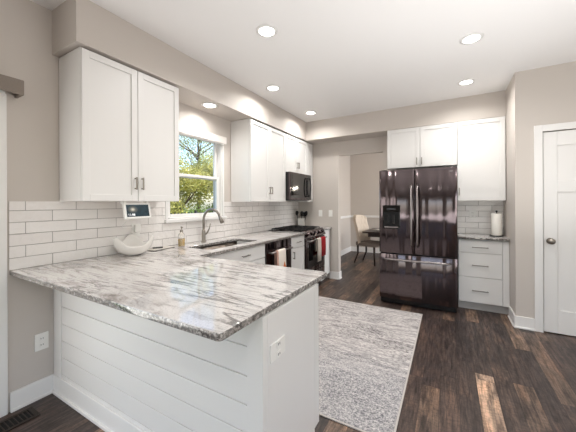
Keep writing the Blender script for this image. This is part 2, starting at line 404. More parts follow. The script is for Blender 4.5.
# baseboards
def base(name, segs):
    m = MB()
    for (x0, x1, y0, y1, nx, ny) in segs:
        m.box(x0, x1, y0, y1, 0, .13)
        m.box(x0-(.010 if nx < 0 else 0), x1+(.010 if nx > 0 else 0), y0-(.010 if ny < 0 else 0), y1+(.010 if ny > 0 else 0), 0, .02)
    struct(name, m, M['trim'], bevel=.004)
base('baseboard_left', [(XW, XW+.015, .70, .937, 1, 0), (XW, XW+.015, RY, -1.47, 1, 0)])
base('baseboard_back', [(-1.86, OX0+.015, YB-.015, YB, 0, -1), (OX0, OX0+.015, YB, YB+.12, 1, 0)])
base('baseboard_right', [(X2-.015, X2, Y2, 4.19, -1, 0)])
base('baseboard_door_side', [(X2-.015, .79, Y2-.015, Y2, 0, -1)])
base('baseboard_dining', [(-2.40, -2.385, 4.92, 7.8, 1, 0), (-2.40, 2.4, 7.785, 7.8, 0, -1)])
m = MB(); m.box(-2.40, -2.378, 4.92, 7.8, .95, 1.01); m.box(-2.40, 2.4, 7.778, 7.8, .95, 1.01)
struct('trim_4', m, M['trim'], bevel=.006)
# right-hand door and casing
m = MB(); m.box(DX0-.072, DX0-.004, Y2-.018, Y2, 0, DZ+.075); m.box(DX1+.004, DX1+.07, Y2-.018, Y2, 0, DZ+.075); m.box(DX0-.004, DX1+.004, Y2-.018, Y2, DZ+.008, DZ+.075)
m.box(DX0-.004, DX0, Y2, Y2+.12, 0, DZ+.01)
struct('trim_5', m, M['trim'], bevel=.004)
m = MB(); d0, d1 = DX0+.003, DX1-.003; yf = Y2+.006
m.box(d0, d1, yf+.013, yf+.04, .008, DZ)
for a, b_, z0, z1 in ((d0, d0+.11, .008, DZ), (d1-.11, d1, .008, DZ)): m.box(a, b_, yf, yf+.013, z0, z1)
for z0, z1 in ((.008, .245), (1.46, 1.575), (1.94, DZ)): m.box(d0+.11, d1-.11, yf, yf+.013, z0, z1)
door = struct('door_1', m, M['trim'], bevel=.003)
kb = MB().lathe([(.032, 0), (.032, -.006), (.012, -.008), (.011, -.035), (.024, -.042), (.030, -.055), (.026, -.068), (.008, -.074)], (DX0+.057, yf, .955), axis='Y')
kb.build('door_knob', M['nickel'], door)
# sliding door beside the peninsula
m = MB(); m.box(XW, XW+.02, .60, .688, 0, 2.075); m.box(XW, XW+.02, -1.47, -1.39, 0, 2.075); m.box(XW, XW+.02, -1.39, .6, 2.075, 2.15)
struct('trim_6', m, M['trim'], bevel=.004)
sl = MB()
for a, b_, xx in ((-1.39, -.36, XW-.10), (-.42, .60, XW-.06)):
    sl.box(xx, xx+.035, a, a+.07, .02, 2.08); sl.box(xx, xx+.035, b_-.07, b_, .02, 2.08); sl.box(xx, xx+.035, a+.07, b_-.07, .02, .11); sl.box(xx, xx+.035, a+.07, b_-.07, 2.0, 2.08)
sld = struct('door_2', sl, M['trim'], bevel=.003)
MB().box(XW-.085, XW-.08, -1.33, -.43, .11, 2.0).box(XW-.045, XW-.04, -.36, .54, .11, 2.0).build('pane', M['glass'], sld)
# rear windows (behind the camera)
def rear_window(name, ax, c, a0, a1, z0, z1, n):
    m = MB(); g = MB(); st_ = (a1-a0)/n
    for i in range(n):
        p0, p1 = a0+i*st_, a0+(i+1)*st_
        for q in ((p0, p0+.05, z0, z1), (p1-.05, p1, z0, z1), (p0+.05, p1-.05, z0, z0+.05), (p0+.05, p1-.05, z1-.05, z1)):
            (m.box(q[0], q[1], c, c+.05, q[2], q[3]) if ax == 'y' else m.box(c, c+.05, q[0], q[1], q[2], q[3]))
        (g.box(p0+.05, p1-.05, c+.02, c+.025, z0+.05, z1-.05) if ax == 'y' else g.box(c+.02, c+.025, p0+.05, p1-.05, z0+.05, z1-.05))
    o = struct(name, m, M['trim']); g.build('pane', M['glass'], o)
rear_window('window_2', 'y', RY-.09, -.9, 2.7, .3, 2.3, 4)
rear_window('window_3', 'x', RX+.03, -.95, 1.35, .75, 2.3, 2)
rear_window('window_4', 'x', 2.53, 5.7, 7.5, .7, 2.3, 2)
# sink window
m = MB(); xg = XW-.07
m.box(xg-.03, XW, WY0, WY0+.014, WZ0, WZ1); m.box(xg-.03, XW, WY1-.014, WY1, WZ0, WZ1); m.box(xg-.03, XW, WY0+.02, WY1-.02, WZ1-.02, WZ1); m.box(xg-.03, XW, WY0+.02, WY1-.02, WZ0, WZ0+.015)
m.box(XW, XW+.012, WY0-.03, WY0, WZ0, WZ1+.03); m.box(XW, XW+.012, WY1, WY1+.03, WZ0, WZ1+.03); m.box(XW, XW+.012, WY0, WY1, WZ1, WZ1+.03)
win = struct('window_1', m, M['trim'], bevel=.003)
m = MB(); m.box(XW-.03, XW+.04, WY0-.045, WY1+.05, WZ0-.038, WZ0-.002); m.build('window_sill', M['trim'], win, bevel=.006)
gy0, gy1 = WY0+.014, WY1-.014
def sash(z0, z1, x):
    m = MB(); f = .042
    m.box(x, x+.03, gy0, gy0+f, z0, z1); m.box(x, x+.03, gy1-f, gy1, z0, z1); m.box(x, x+.03, gy0+f, gy1-f, z0, z0+f*.75); m.box(x, x+.03, gy0+f, gy1-f, z1-f*.75, z1)
    o = m.build('sash', M['trim'], win, bevel=.003)
    MB().box(x+.012, x+.016, gy0+f, gy1-f, z0+f*.7, z1-f*.7).build('pane', M['glass'], o)
sash(WZ0+.015, 1.69, xg+.01); sash(1.65, WZ1-.02, xg-.025)

# ------------------------------------------------------------------ outside the window
g = tag(MB().box(-60, -2.66, -40, 60, -.45, -.35).build('lawn', M['grass']), 'green lawn spreading out beyond the kitchen window', 'lawn', kind='structure')
def foliage_mesh(name, blobs, n, size, mat, parent, seed):
    rnd = random.Random(seed); vs = []; fs = []
    tot = sum(b[3]**2 for b in blobs)
    for (x, y, z, r, sq) in blobs:
        for _ in range(int(n*r*r/tot)):
            while True:
                p = Vector((rnd.uniform(-1, 1), rnd.uniform(-1, 1), rnd.uniform(-1, 1)))
                if .25 < p.length < 1: break
            c = Vector((x, y, z)) + Vector((p.x*r, p.y*r, p.z*r*sq))
            q = Quaternion((rnd.gauss(0, 1), rnd.gauss(0, 1), rnd.gauss(0, 1), rnd.gauss(0, 1))).normalized()
            s = size*rnd.uniform(.6, 1.3); i = len(vs)
            for a, b_ in ((-1, 0), (0, -.45), (1, 0), (0, .45)): vs.append(c + q @ Vector((a*s, b_*s, 0)))
            fs.append((i, i+1, i+2, i+3))
    me = bpy.data.meshes.new(name); me.from_pydata([tuple(v) for v in vs], [], fs); me.materials.append(mat)
    o = bpy.data.objects.new(name, me); C.objects.link(o); o.parent = parent; return o
def tree(name, label, loc, h, blobs, n, size, mat, seed, cat='tree', group=None, branches=10):
    t = thing(name, label, cat, loc, 0, group); rnd = random.Random(seed)
    m = MB(); m.tube([(0, 0, 0), (.05, .03, h*.3), (-.04, .08, h*.6), (0, 0, h*.92)], [.13, .10, .06, .02], 8)
    for i in range(branches):
        z = h*rnd.uniform(.25, .8); a = rnd.uniform(0, 2*PI); l = h*rnd.uniform(.18, .38)
        m.tube([(0, .03, z), (math.cos(a)*l*.5, math.sin(a)*l*.5, z+l*.35), (math.cos(a)*l, math.sin(a)*l, z+l*.9)], [.045, .028, .01], 6)
    m.build('trunk', M['bark'], t)
    foliage_mesh('foliage', blobs, n, size, mat, t, seed); return t
def blobs(rx, z0, z1, n, r, seed):
    rnd = random.Random(seed); return [(rnd.uniform(-rx, rx), rnd.uniform(-rx, rx), rnd.uniform(z0, z1), r*rnd.uniform(.7, 1.2), .75) for _ in range(n)]
tree('broadleaf_tree', 'yellow-green tree framed in the middle of the sink window', (-9.0, 7.2, -.35), 3.4, blobs(1.2, 1.2, 3.3, 16, .75, 3), 13000, .055, M['leaf_yellow'], 3)
tree('broadleaf_tree', 'dark green leafy tree at the right of the lower window pane', (-8.6, 10.0, -.35), 2.6, blobs(.6, .9, 2.2, 8, .6, 5), 4000, .05, M['leaf_green'], 5)
tree('broadleaf_tree', 'dark green tree at the left side of the lower window pane', (-7.9, 4.3, -.35), 2.8, blobs(.8, .9, 2.5, 8, .6, 6), 3500, .05, M['leaf_green'], 6)
tree('tall_tree', 'tall sparse pale tree filling the top of the sink window', (-13.0, 12.0, -.35), 8.5, blobs(2.2, 3.0, 8.0, 20, 1.3, 8), 14000, .06, M['leaf_pale'], 8, branches=26)
tree('tall_tree', 'sparse pale tree at the left edge of the upper window pane', (-17.5, 6.6, -.35), 8.5, blobs(1.5, 3.0, 8.0, 14, 1.1, 11), 9000, .06, M['leaf_pale'], 11, branches=26)
hg = thing('hedge', 'low clipped green hedge running behind the iron fence', 'hedge', (-11.2, 8.0, -.35))
foliage_mesh('foliage', [(0, -6+i*.6, .95, .85, .9) for i in range(20)], 14000, .05, M['leaf_green'], hg, 21)
for i in range(8): MB().tube([(0, -5.5+i*1.5, 0), (0, -5.5+i*1.5, .8)], .03, 6).build('stem', M['bark'], hg)
fn = thing('iron_fence', 'black iron picket fence low across the yard', 'fence', (-6.6, 6.0, -.35))
m = MB(); m.box(-.015, .015, -4, 4, 1.32, 1.35); m.box(-.015, .015, -4, 4, .2, .23)
for i in range(67): m.box(-.014, .014, -4+i*.12, -3.974+i*.12, .05, 1.45)
m.build('picket_panel', M['fence'], fn)
for i in range(5): MB().box(-.03, .03, -4.03+i*2, -3.97+i*2, 0, 1.5).build('post', M['fence'], fn)

# ------------------------------------------------------------------ cabinets
CAB_T, CAB_B = 2.437, 1.379
def pull(parent, x, z, ln=.10, vert=True, y=0, group=None):
    """bar pull on a face at local y, projecting towards -Y"""
    m = MB(); h = ln/2
    if vert:
        m.box(x-.005, x+.005, y-.032, y-.022, z-h, z+h)
        for s_ in (-1, 1): m.box(x-.004, x+.004, y-.024, y, z+s_*(h-.010)-.005, z+s_*(h-.010)+.005)
    else:
        m.box(x-h, x+h, y-.032, y-.022, z-.005, z+.005)
        for s_ in (-1, 1): m.box(x+s_*(h-.010)-.005, x+s_*(h-.010)+.005, y-.024, y, z-.004, z+.004)
    return m.build('handle', M['nickel'], parent, bevel=.002)
def upper(label, loc, rz, W, D, z0, z1, cells, dark_top=True):
    """cells: list of (x0, x1, pull_x or None, pull_z)"""
    t = thing('wall_cabinet', label, 'cabinet', (loc[0], loc[1], z0), rz)
    H = z1-z0
    MB().box(0, W, .022, D, 0, H).build('body', M['cab'], t, bevel=.0015)
    for (x0, x1, px, pz) in cells:
        d = MB().door(x0+.0025, x1-.0025, .002, H-.010, rail=.048).build('door', M['cab'], t, bevel=.0015)
        if px is not None: pull(d, px, pz-z0, .10)
    return t
XF = -2.165
R90 = PI/2
upper('tall white two-door wall cabinet left of the sink window', (XF, .975), R90, .80, .33, CAB_B, CAB_T, [(0, .40, .372, 1.52), (.40, .80, .428, 1.52)])
upper('white two-door wall cabinet between the sink window and microwave', (XF, 2.867), R90, .875, .33, CAB_B, CAB_T, [(0, .437, .41, 1.535), (.437, .875, .465, 1.535)])
upper('short white two-door wall cabinet directly above the microwave', (XF, 3.745), R90, .765, .33, 1.845, CAB_T, [(0, .382, .358, 1.975), (.382, .765, .407, 1.975)])
upper('narrow white wall cabinet right of the microwave in the corner', (XF, 4.513), R90, .272, .33, CAB_B, CAB_T, [(0, .215, None, 0)])
upper('short white two-door wall cabinet above the refrigerator', (-.788, 4.39), 0, .895, .395, 1.862, CAB_T, [(0, .447, .405, 1.945), (.447, .895, .468, 1.945)])
upper('white single-door wall cabinet right of the refrigerator', (.109, 4.39), 0, .522, .245, CAB_B, CAB_T, [(0, .514, .022, 1.50)])

ZT = .894
def kick_body(t, W, D, ends=True):
    m = MB(); m.box(0, W, .022, D, .10, ZT); m.build('body', M['cab'], t, bevel=.0015)
    MB().box(0, W, .075, D, 0, .10).build('toe_kick', M['kick'], t)
# sink base
xb = -1.85
t = thing('base_cabinet', 'white sink base cabinet left of the dishwasher', 'cabinet', (xb, 1.56, 0), R90)
W = 1.155; m = MB(); m.box(0, W, .022, .64, .10, .64); m.box(0, W, .022, .04, .64, ZT); m.box(0, .02, .022, .64, .64, ZT); m.box(W-.02, W, .022, .64, .64, ZT)
m.build('body', M['cab'], t, bevel=.0015); MB().box(0, W, .075, .64, 0, .10).build('toe_kick', M['kick'], t)
d = MB().box(.25, W-.003, 0, .02, .735, .885).build('drawer', M['cab'], t, bevel=.002); pull(d, .78, .81, .12, False)
for a, b_, px in ((.25, .70, .655), (.70, W-.003, .745)):
    d = MB().door(a+.0015, b_-.0015, .11, .728).build('door', M['cab'], t, bevel=.0015); pull(d, px, .66, .10)
t = thing('base_cabinet', 'narrow white base cabinet between dishwasher and range', 'cabinet', (xb, 3.345, 0), R90); W = .40
kick_body(t, W, .64)
d = MB().box(.003, W-.003, 0, .02, .735, .885).build('drawer', M['cab'], t, bevel=.002); pull(d, W/2, .81, .11, False)
d = MB().door(.003, W-.003, .11, .728).build('door', M['cab'], t, bevel=.0015); pull(d, .045, .64, .10)
t = thing('base_cabinet', 'white filler cabinet in the corner right of the range', 'cabinet', (xb, 4.52, 0), R90)
kick_body(t, .262, .64); MB().box(.003, .25, 0, .02, .11, .885).build('door', M['cab'], t, bevel=.002)
# drawer base right of the refrigerator
t = thing('base_cabinet', 'white three-drawer base cabinet right of the refrigerator', 'cabinet', (.112, 4.20, 0), 0)
kick_body(t, .520, .435)
for z0, z1, pz in ((.732, .885, .80), (.430, .725, .575), (.112, .423, .262)):
    d = MB().box(.003, .452, 0, .02, z0, z1).build('drawer', M['cab'], t, bevel=.002); pull(d, .228, pz, .17, False)
MB().box(.456, .519, .002, .022, .11, .890).build('filler', M['cab'], t, bevel=.0015)
# peninsula base
t = thing('peninsula_cabinet', 'white peninsula base with horizontal shiplap back under granite', 'cabinet', (-.652, 1.50, 0), PI)
px0 = 1.846
m = MB(); m.box(.022, 1.20, .022, .53, .10, ZT); m.box(1.20, px0, .03, .53, .10, ZT); m.build('body', M['cab'], t)
MB().box(.05, 1.20, .06, .53, 0, .10).build('toe_kick', M['kick'], t)
m = MB()
m.box(0, .022, .06, .5295, 0, ZT); m.box(0, .022, .0, .06, .10, ZT); m.build('end_panel', M['cab'], t, bevel=.0015)
for i in range(2):
    d = MB().door(.026+i*.58, .60+i*.58, .11, .885, y=.002).build('door', M['cab'], t, bevel=.0015); pull(d, .545+i*.13, .78, .10, y=.002)
# shiplap boards on the seating side: local y .53 -> .563 is world y .97 -> .937
b0, b1 = .082, 1.735
m = MB()
zs = [.012, .152, .2725, .391, .5095, .632, .758, ZT]
for a, b_ in zip(zs[:-1], zs[1:]): m.box(b0, b1, .53, .557, a+.0028, b_-.0028)
m.box(b0, b1, .53, .548, .01, ZT)
m.build('shiplap', M['cab'], t, bevel=.002)
m = MB().box(0, b0, .53, .563, 0, ZT).build('corner_post', M['cab'], t, bevel=.002)
m = MB().box(b1, px0, .53, .563, 0, ZT).build('corner_post', M['cab'], t, bevel=.002)
m = MB(); m.box(b0, b1, .557, .570, 0, .13); m.box(0, px0, .563, .582, 0, .02); m.box(0, b0, .563, .570, 0, .13); m.box(b1, px0, .563, .570, 0, .13); m.build('base_trim', M['trim'], t, bevel=.004)
def outlet_parts(t, w=.072, h=.118, n=1, y=0):
    MB().box(-w/2, w/2, y-.007, y, -h/2, h/2).build('cover_plate', M['plate'], t, bevel=.002)
    m = MB(); s_ = MB()
    for k in range(n):
        cx = (k-(n-1)/2)*.046
        for zz in (-.022, .022):
            m.box(cx-.015, cx+.015, y-.010, y-.006, zz-.015, zz+.015)
            for dx in (-.006, .006): MB().box(cx+dx-.0015, cx+dx+.0015, y-.0108, y-.009, zz-.004, zz+.006).build('slot', M['slot'], t)
    m.build('receptacle', M['plate'], t, bevel=.001); s_.bm.free()
o = thing('power_outlet', 'white outlet on the end panel of the peninsula', 'outlet', (-.652, 1.046, .725), R90); outlet_parts(o, .118, .075, 1)
o = thing('power_outlet', 'white outlet low on the wall under the counter overhang', 'outlet', (XW, .868, .392), R90); outlet_parts(o, .078, .118)
o = thing('power_outlet', 'white outlet in the tiles beside the paper towel roll', 'outlet', (.292, 4.632, 1.19), 0); outlet_parts(o, .075, .118)
o = thing('power_outlet', 'white outlet in the tiles behind the scalloped bowl', 'outlet', (XW+.008, 1.555, 1.12), R90); outlet_parts(o, .075, .118)
MB().box(-.026, .026, -.040, -.0105, -.02, .05).build('plug_adapter', M['plate'], o, bevel=.006)
for k, (x, lb) in enumerate(((-2.035, 'white rocker switch on the back wall nearer the range'), (-1.84, 'white rocker switch on the back wall nearer the doorway'))):
    o = thing('light_switch', lb, 'light switch', (x, YB, 1.17), 0)
    MB().box(-.036, .036, -.006, 0, -.059, .059).build('cover_plate', M['plate'], o, bevel=.002)
    MB().box(-.016, .016, -.011, -.006, -.033, .033).build('rocker', M['plate'], o, bevel=.002)

# ------------------------------------------------------------------ counters
def slab(name, loops, z0, z1, mat, bev=.005):
    cu = bpy.data.curves.new(name, 'CURVE'); cu.dimensions = '2D'; cu.fill_mode = 'BOTH'
    cu.extrude = (z1-z0)/2-bev; cu.bevel_depth = bev; cu.bevel_resolution = 3; cu.offset = -bev
    for lp in loops:
        s_ = cu.splines.new('POLY'); s_.points.add(len(lp)-1); s_.use_cyclic_u = True
        for p, (x, y) in zip(s_.points, lp): p.co = (x, y, 0, 1)
    tmp = bpy.data.objects.new(name+'_tmp', cu); C.objects.link(tmp)
    dg = bpy.context.evaluated_depsgraph_get(); me = bpy.data.meshes.new_from_object(tmp.evaluated_get(dg))
    bpy.data.objects.remove(tmp); bpy.data.curves.remove(cu)
    me.name = name; me.transform(Matrix.Translation((0, 0, (z0+z1)/2)))
    me.materials.clear(); me.materials.append(mat)
    o = bpy.data.objects.new(name, me); C.objects.link(o); return o
def rounded(x0, y0, x1, y1, r, n=5):
    pts = []
    for cx, cy, a0 in ((x1-r, y1-r, 0), (x0+r, y1-r, 90), (x0+r, y0+r, 180), (x1-r, y0+r, 270)):
        for k in range(n+1):
            a = math.radians(a0+90*k/n); pts.append((cx+r*math.cos(a), cy+r*math.sin(a)))
    return pts
def arc(cx, cy, r, a0, a1, n=6): return [(cx+r*math.cos(math.radians(a0+(a1-a0)*k/n)), cy+r*math.sin(math.radians(a0+(a1-a0)*k/n))) for k in range(n+1)]
XC = -1.815; CE = -.660; CY0, CY1 = .700, 1.662
SX0, SX1, SY0, SY1 = -2.27, -1.93, 1.93, 2.70
outer = [(XW+.009, CY0)] + arc(CE-.018, CY0+.018, .018, -90, 0) + arc(CE-.010, CY1-.010, .010, 0, 90) + [(XC+.02, CY1), (XC, CY1+.02), (XC, 3.745), (XW+.009, 3.745)]
ct = slab('granite_countertop', [outer, rounded(SX0, SY0, SX1, SY1, .05)], .896, .926, M['granite'])
tag(ct, 'veined white granite countertop over peninsula and sink run', 'countertop')
ct2 = slab('granite_countertop', [[(XW+.009, 4.516), (XC, 4.516), (XC, 4.782), (XW+.009, 4.782)]], .896, .926, M['granite'])
tag(ct2, 'small granite countertop piece in the corner right of the range', 'countertop')
ct3 = slab('granite_countertop', [[(.112, 4.165), (.63, 4.165), (.63, 4.63), (.112, 4.63)]], .896, .926, M['granite'])
tag(ct3, 'short granite countertop over the three-drawer cabinet', 'countertop')
# sink
t = thing('kitchen_sink', 'undermount steel sink set into the granite under the window', 'sink', ((SX0+SX1)/2, (SY0+SY1)/2, .896))
hx, hy = (SX1-SX0)/2+.006, (SY1-SY0)/2+.006
bm = bmesh.new(); prev = None
def ring(bm, x, y, r, z): return [bm.verts.new((px, py, z)) for px, py in rounded(-x, -y, x, y, r)]
rs = [ring(bm, hx+.02, hy+.02, .06, -.001), ring(bm, hx, hy, .05, -.001), ring(bm, hx-.01, hy-.01, .05, -.17), ring(bm, hx-.05, hy-.05, .04, -.20)]
for a, b_ in zip(rs[:-1], rs[1:]):
    n = len(a)
    for k in range(n): f = bm.faces.new((a[k], a[(k+1) % n], b_[(k+1) % n], b_[k])); f.smooth = True
bm.faces.new(rs[-1]); mb = MB(); mb.bm.free(); mb.bm = bm
bo = mb.build('basin', M['steel'], t); so = bo.modifiers.new('thick', 'SOLIDIFY'); so.thickness = .002; so.offset = -1
MB().lathe([(.045, -.199), (.045, -.196), (.035, -.196), (.03, -.198)], (0, 0, 0)).build('drain', M['chrome'], t)
# faucet
t = thing('kitchen_faucet', 'brushed nickel gooseneck faucet behind the sink', 'faucet', (-2.385, 2.28, .926))
m = MB().lathe([(.028, 0), (.028, .008), (.022, .014), (.021, .10), (.018, .13), (.015, .14)]); m.build('base', M['nickel'], t)
pts = [(0, 0, .13), (0, 0, .22)]
R_ = .125
for k in range(0, 11): a = PI - k*PI*1.0/10*.88; pts.append((R_+R_*math.cos(a), 0, .245+R_*math.sin(a)))
m = MB().tube(pts, .0135, 12); m.build('spout', M['nickel'], t)
e = Vector(pts[-1]); d = (e-Vector(pts[-2])).normalized()
MB().tube([e-d*.005, e+d*.03, e+d*.075], [.015, .019, .021], 14).build('spray_head', M['nickel'], t)
m = MB().tube([(0, .02, .085), (.0, .055, .10), (.012, .075, .145), (.015, .09, .205)], [.012, .010, .008, .006], 10); m.build('lever', M['nickel'], t)
# soap bottle
t = thing('soap_dispenser', 'clear soap bottle with amber liquid left of the faucet', 'soap bottle', (-2.345, 1.945, .926))
m = MB().lathe([(.030, 0), (.033, .006), (.033, .105), (.028, .125), (.014, .138), (.014, .15)]); m.build('bottle', M['bottle'], t)
MB().lathe([(.026, .005), (.029, .01), (.029, .075), (.028, .078)]).build('liquid', M['yellow'], t)
m = MB().lathe([(.016, .148), (.016, .165), (.006, .168), (.005, .19), (.010, .192), (.010, .200), (.004, .202)]); m.tube([(0, 0, .196), (.02, -.01, .197), (.042, -.02, .190)], .005, 8); m.build('pump', M['nickel'], t)
# second tiny accessory on the sink deck
# bowl
t = thing('scalloped_bowl', 'white ceramic bowl with three peaked rim points', 'bowl', (-2.320, 1.432, .926))
bm = bmesh.new(); n = 60; prof = [(.050, 0), (.055, .004), (.095, .018), (.124, .048), (.140, .085), (.148, .125)]
rings = []
for (r, h) in prof + [(.141, .124), (.133, .087), (.116, .053), (.088, .026), (.05, .014)]:
    rg = []
    for k in range(n):
        a = 2*PI*k/n; wv = (.5+.5*math.cos(3*(a-math.radians(35))))**2.2
        s_ = (h/.125)**1.6; sc = 1+.10*s_*wv; hh = h*(1-.30*s_) + .085*s_*wv*h/.125
        rg.append(bm.verts.new((r*sc*math.cos(a), r*sc*math.sin(a), hh)))
    rings.append(rg)
for a, b_ in zip(rings[:-1], rings[1:]):
    for k in range(n): f = bm.faces.new((a[k], a[(k+1) % n], b_[(k+1) % n], b_[k])); f.smooth = True
bm.faces.new(list(reversed(rings[0]))); f = bm.faces.new(rings[-1]); f.smooth = True
mb = MB(); mb.bm.free(); mb.bm = bm; o = mb.build('bowl_body', M['ceramic'], t); sb = o.modifiers.new('s', 'SUBSURF'); sb.levels = 1; sb.render_levels = 1
# smart display hanging under the cabinet
t = thing('smart_display', 'white tablet-like display mounted under the left wall cabinet', 'display', (-2.20, 1.385, 1.379), R90)
DT = .2
def tilt(o): o.rotation_euler = (DT*-1.0, 0, 0)
m = MB().box(-.112, .112, 0, .022, -.142, -.012); scn = m.build('housing', M['plate'], t, bevel=.006); tilt(scn)
m = MB().box(-.094, .094, -.0015, .001, -.125, -.028); o = m.build('screen', None, scn)
mm, tt, bb = newmat('screen_picture'); vv = coords(tt, (1, 1, 1)); g1 = N(tt, 'ShaderNodeTexGradient', gradient_type='SPHERICAL')
L(tt, coords(tt, (22, 1, 30), loc=(.95, 0, 2.0)), g1.inputs[0]); nn = noise(tt, vv, 30, 3)
rr = ramp(tt, g1.outputs[0], [(0, rgb(16, 24, 30)), (.5, rgb(120, 110, 96)), (.9, rgb(250, 238, 214))])
c2 = mix(tt, mth(tt, 'MULTIPLY', nn.outputs[0], .5), rr.outputs[0], rgb(70, 110, 122)); L(tt, c2, bb.inputs['Emission Color']); bb.inputs['Emission Strength'].default_value = .9
bb.inputs['Base Color'].default_value = (.01, .01, .012, 1); bb.inputs['Roughness'].default_value = .1
o.data.materials.clear(); o.data.materials.append(mm)
M['glow'] = emit('screen_text', (1, 1, 1, 1), .9)
fc = bpy.data.curves.new('clock', 'FONT'); fc.body = '11:08'; fc.size = .026; tmp = bpy.data.objects.new('clock_tmp', fc); C.objects.link(tmp)
dg = bpy.context.evaluated_depsgraph_get(); me = bpy.data.meshes.new_from_object(tmp.evaluated_get(dg)); bpy.data.objects.remove(tmp)
me.transform(Matrix.Translation((-.086, -.0022, -.118)) @ Matrix.Rotation(PI/2, 4, 'X')); me.materials.clear(); me.materials.append(M['glow'])
o = bpy.data.objects.new('clock_digits', me); C.objects.link(o); o.parent = scn
for a_ in (-.105, .085): MB().box(a_, a_+.02, .002, .05, -.02, 0).build('mount_bracket', M['plate'], t, bevel=.003)
m = MB().tube([(-.02, .05, -.14), (-.03, .10, -.17), (-.025, .16, -.2), (.0, .2, -.22), (.06, .255, -.225), (.13, .26, -.235)], .0025, 6); m.build('power_cord', M['plate'], t)
# plug hanging by the bowl
# small phone and papers
t = thing('notepad', 'flat dark-edged notepad lying right of the bowl', 'notepad', (-2.39, 1.735, .926), math.radians(8))
MB().box(-.06, .06, -.13, .13, 0, .006).build('cover', plain('dark_cover', rgb(70, 64, 60), .5), t, bevel=.002)
MB().box(-.056, .056, -.126, .126, .006, .010).build('pages', plain('pages', rgb(206, 200, 192), .8), t)
t = thing('pen_case', 'small black case resting on the notepad', 'case', (-2.40, 1.715, .936), math.radians(60))
MB().box(-.045, .045, -.016, .016, 0, .012).build('body', M['black'], t, bevel=.004); MB().box(-.046, .046, -.0165, .0165, .0055, .0065).build('seam', M['nickel'], t)

# ------------------------------------------------------------------ dishwasher
t = thing('dishwasher', 'black stainless dishwasher with bar handle', 'dishwasher', (-1.845, 2.722, 0), R90)
W = .615
MB().box(.003, W-.003, .03, .58, .10, .89).build('body', M['black'], t)
d = MB().box(.004, W-.004, 0, .03, .11, .80).build('door', M['bss'], t, bevel=.004)
MB().box(.004, W-.004, 0, .03, .803, .888).build('control_panel', M['bss'], t, bevel=.004)
m = MB().tube([(.05, -.045, .77), (W-.05, -.045, .77)], .011, 12); m.box(.055, .075, -.045, 0, .762, .778); m.box(W-.075, W-.055, -.045, 0, .762, .778); m.build('handle', M['bss_handle'], t)
MB().box(.003, W-.003, .07, .58, 0, .10).build('toe_kick', M['black'], t)
def towel(name, label, loc, x0, x1, zb, zb2, mats, cat='towel', ztop=.786, yb=-.045):
    """cloth folded over a bar at local (yb, ztop-.011)"""
    t = thing(name, label, cat, loc, R90)
    for nm, a, b_, mat, off in mats:
        bm = MB(); n = 8; prof = []
        yf_, yr = yb-.017-off, yb+.016+off
        prof = [(yf_-.003, zb), (yf_-.006, (zb+ztop)/2), (yf_, ztop-.02), (yf_+.004, ztop-.003), (yb, ztop+.004+off), (yr-.004, ztop-.003), (yr, ztop-.02), (yr, zb2)]
        rows = []
        for i in range(n+1):
            x = a+(b_-a)*i/n; wv = .003*math.sin(i*1.9)
            rows.append([bm.bm.verts.new((x, y+(wv if k < 2 else 0), z)) for k, (y, z) in enumerate(prof)])
        for r0, r1 in zip(rows[:-1], rows[1:]):
            for k in range(len(prof)-1): f = bm.bm.faces.new((r0[k], r0[k+1], r1[k+1], r1[k])); f.smooth = True
        o = bm.build(nm, mat, t); s_ = o.modifiers.new('t', 'SOLIDIFY'); s_.thickness = .004
        mats_out.append(o)
    return t
mats_out = []
dwl = (-1.845, 2.722, 0)
towel('dish_towel', 'white dish towel with orange print on the dishwasher handle', dwl, 0, 0, .42, .60, [('cloth', .18, .355, M['whitecloth'], .002), ('side_fold', .14, .185, M['pinkcloth'], .001)])
tw = mats_out[0].parent
rnd = random.Random(4); m = MB()
pts = [(.305+.034*math.cos(a)*(1+.35*math.sin(3*a)), .53+.085*math.sin(a)*(1+.25*math.cos(4*a))) for a in [2*PI*k/28 for k in range(28)]]
m.prism(pts, -.0745, -.0735, axis='Y'); m.build('printed_motif', M['orange'], tw)

# ------------------------------------------------------------------ range
t = thing('gas_range', 'black stainless slide-in gas range with front knobs', 'range', (-1.845, 3.752, 0), R90)
W = .756
MB().box(.002, W-.002, .03, .64, .06, .905).build('body', M['black'], t, bevel=.003)
MB().box(.004, W-.004, -.005, .03, .30, .815).build('oven_door', M['bss'], t, bevel=.004)
MB().box(.075, W-.075, -.0075, -.004, .36, .72).build('oven_window', M['blackglass'], t, bevel=.001)
MB().box(.004, W-.004, -.003, .03, .075, .292).build('storage_drawer', M['bss'], t, bevel=.004)
m = MB().prism([(-.03, .835), (-.01, .825), (.06, .825), (.06, .935), (.035, .935)], .003, W-.003, axis='X'); m.build('control_panel', M['bss'], t, bevel=.003)
for k in range(5):
    x = .09+k*(W-.18)/4; c = Vector((x, 0, .885)); nrm = Vector((0, -.84, .54)).normalized()
    MB().tube([c-nrm*.004, c+nrm*.012, c+nrm*.032], [.026, .023, .020], 16).build('knob', M['bss'], t)
m = MB().tube([(.05, -.058, .785), (W-.05, -.058, .785)], .012, 12); m.box(.06, .08, -.055, 0, .777, .793); m.box(W-.08, W-.06, -.055, 0, .777, .793); m.build('handle', M['bss_handle'], t)
MB().box(.0, W, .035, .645, .905, .932).build('cooktop', M['black'], t, bevel=.004)
